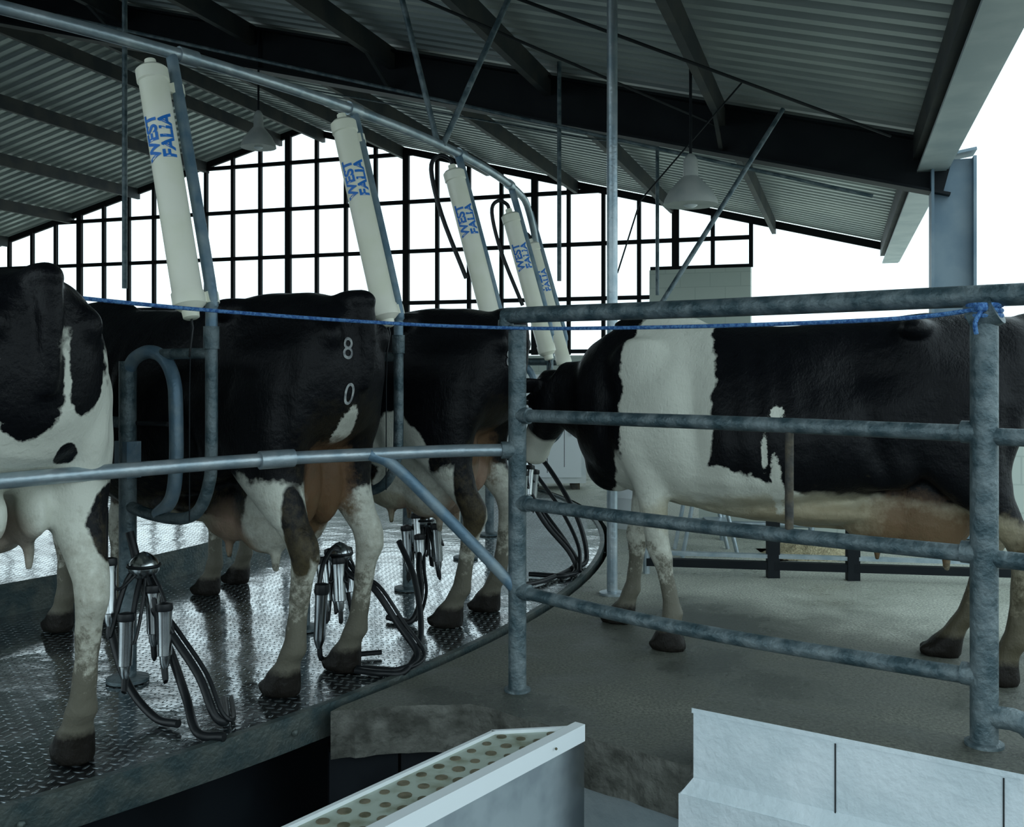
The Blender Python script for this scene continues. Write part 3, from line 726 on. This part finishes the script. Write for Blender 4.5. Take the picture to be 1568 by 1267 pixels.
# ------------------------------------------------------------ background barrier, low wall, gate, hay, drum
b=B(); b.beam((1.45,7.6,.5),(4.6,6.8,.5),.2,1.0,M_blockw); b.build('wall_yard',smooth=False)
b=B()
b.beam((.80,5.85,.07),(3.2,5.45,.07),.05,.045,M_rafter); b.beam((.80,5.85,.125),(3.2,5.45,.125),.04,.022,M_galv)
for x in(1.52,1.96):
    y=5.85-(x-.80)*.1667; b.beam((x,y,0),(x,y,.34),.05,.07,M_rafter,up=V((1,0,0)))
b.tube([(.8,5.85,0),(.8,5.85,.4)],.02,M_galv)
b.build('low_barrier',smooth=False)
b=B()
for z in(.12,.3,.48,.66,.84,1.0): b.tube([(.95,7.1,z),(2.1,6.9,z)],.018,M_galv,12)
for x,y in((.95,7.1),(1.5,7.0),(2.1,6.9)): b.tube([(x,y,0),(x,y,1.02)],.022,M_galv,12)
b.tube([(1.0,7.08,.1),(1.5,7.0,1.0)],.016,M_galv,10)
b.build('tube_gate')
# metal step stand
b=B()
for y in(6.35,6.65):
    b.tube([(1.10,y,0),(1.18,y,.42),(1.36,y,.42),(1.46,y,0)],.014,M_galv,10)
    b.tube([(1.13,y,.2),(1.42,y,.2)],.010,M_galv,8)
b.box((1.27,6.5,.43),(.22,.34,.02),M_galv); b.box((1.36,6.5,.21),(.14,.30,.016),M_galv)
b.build('metal_step_stand')
b=B(); vs=[];fs=[];nn=22
for i in range(nn+1):
    for j in range(nn+1):
        x=i/nn*2-1;y=j/nn*2-1; r=min(1,math.hypot(x,y))
        vs.append((1.95+x*.3,6.45+y*.22,max(0,(1-r*r))*.12*(1+.5*noise.noise(V((x*5,y*5,0))))))
for i in range(nn):
    for j in range(nn): a=i*(nn+1)+j; fs.append((a,a+1,a+nn+2,a+nn+1))
b.add(vs,fs,M_hay); b.build('hay_pile')
b=B(); b.rev([(.17,0),(.185,.03),(.185,.22),(.195,.24),(.185,.26),(.185,.52),(.195,.54),(.18,.56),(.12,.58),(.06,.60),(.05,.64),(.001,.64)],(.95,7.6,0),(0,0,1),M_traywhite,28)
b.build('plastic_drum')
b=B()
b.box((.25,10.2,.62),(1.0,.5,1.1),M_wgate); b.box((.25,9.94,.62),(.9,.02,.98),M_traywhite); b.tube([(.6,9.91,.55),(.6,9.91,.7)],.01,M_steel)
for x in(-.15,.65): b.box((x,10.2,.035),(.08,.4,.07),M_rust)
b.build('equipment_cabinet',smooth=False)
b=B()
b.box((-1.2,7.2,1.25),(.35,.3,.28),M_pipe); b.tube([(-1.2,7.2,.16),(-1.2,7.2,1.15)],.03,M_pipe)
b.build('control_box')

# ------------------------------------------------------------ foreground bin
b=B()
fl=V((-.06,2.89,0)); fr=V((.215,2.93,0)); dl=V((-1.1,-1.42,0)); dr=V((-1.13,-1.46,0))
nl=fl+dl; nr=fr+dr
b.prism([fl[:2],nl[:2],nr[:2],fr[:2]],-1.1,.105,M_steel)
b.prism([(fl+V((.01,0,0)))[:2],(nl+V((.01,0,0)))[:2],(nr-V((.03,0,0)))[:2],(fr-V((.03,0,0)))[:2]],.10,.135,M_tray)
b.beam(fr+V((-.012,0,.128)),nr+V((-.012,0,.128)),.035,.05,M_traywhite)
b.beam(fl+V((.006,0,.13)),nl+V((.006,0,.13)),.012,.03,M_traywhite); b.beam(fl+V((0,0,.13)),fr+V((0,0,.13)),.012,.03,M_traywhite)
random.seed(7)
for i in range(26):
    for k,f in enumerate((.2,.48,.74)):
        t=(i+.6+(.5 if k==1 else 0))/26.5; p=fl.lerp(nl,t).lerp(fr.lerp(nr,t),f)
        r=.013+random.random()*.006
        b.rev([(r,0),(r,.0025),(.001,.0025)],p+V((0,0,.1345)),(0,0,1),M_hole,12)
b.ell(fr.lerp(nr,.09)+V((.012,-.01,.13)),(.004,.004,.004),M_hole,8,6)
b.build('steel_bin',angle=30)

# ------------------------------------------------------------ world, camera
w=bpy.data.worlds.new('World'); scene.world=w; w.use_nodes=True
bg=w.node_tree.nodes['Background']; bg.inputs['Color'].default_value=(.76,.94,1,1); bg.inputs['Strength'].default_value=1.8
cam=bpy.data.cameras.new('Camera'); co=bpy.data.objects.new('Camera',cam); scene.collection.objects.link(co)
co.location=(0,0,1.2); co.rotation_euler=(math.radians(90),0,0)
cam.sensor_width=36; cam.lens=2064/2149*36; cam.shift_y=-88/2149; cam.clip_end=500
scene.camera=co
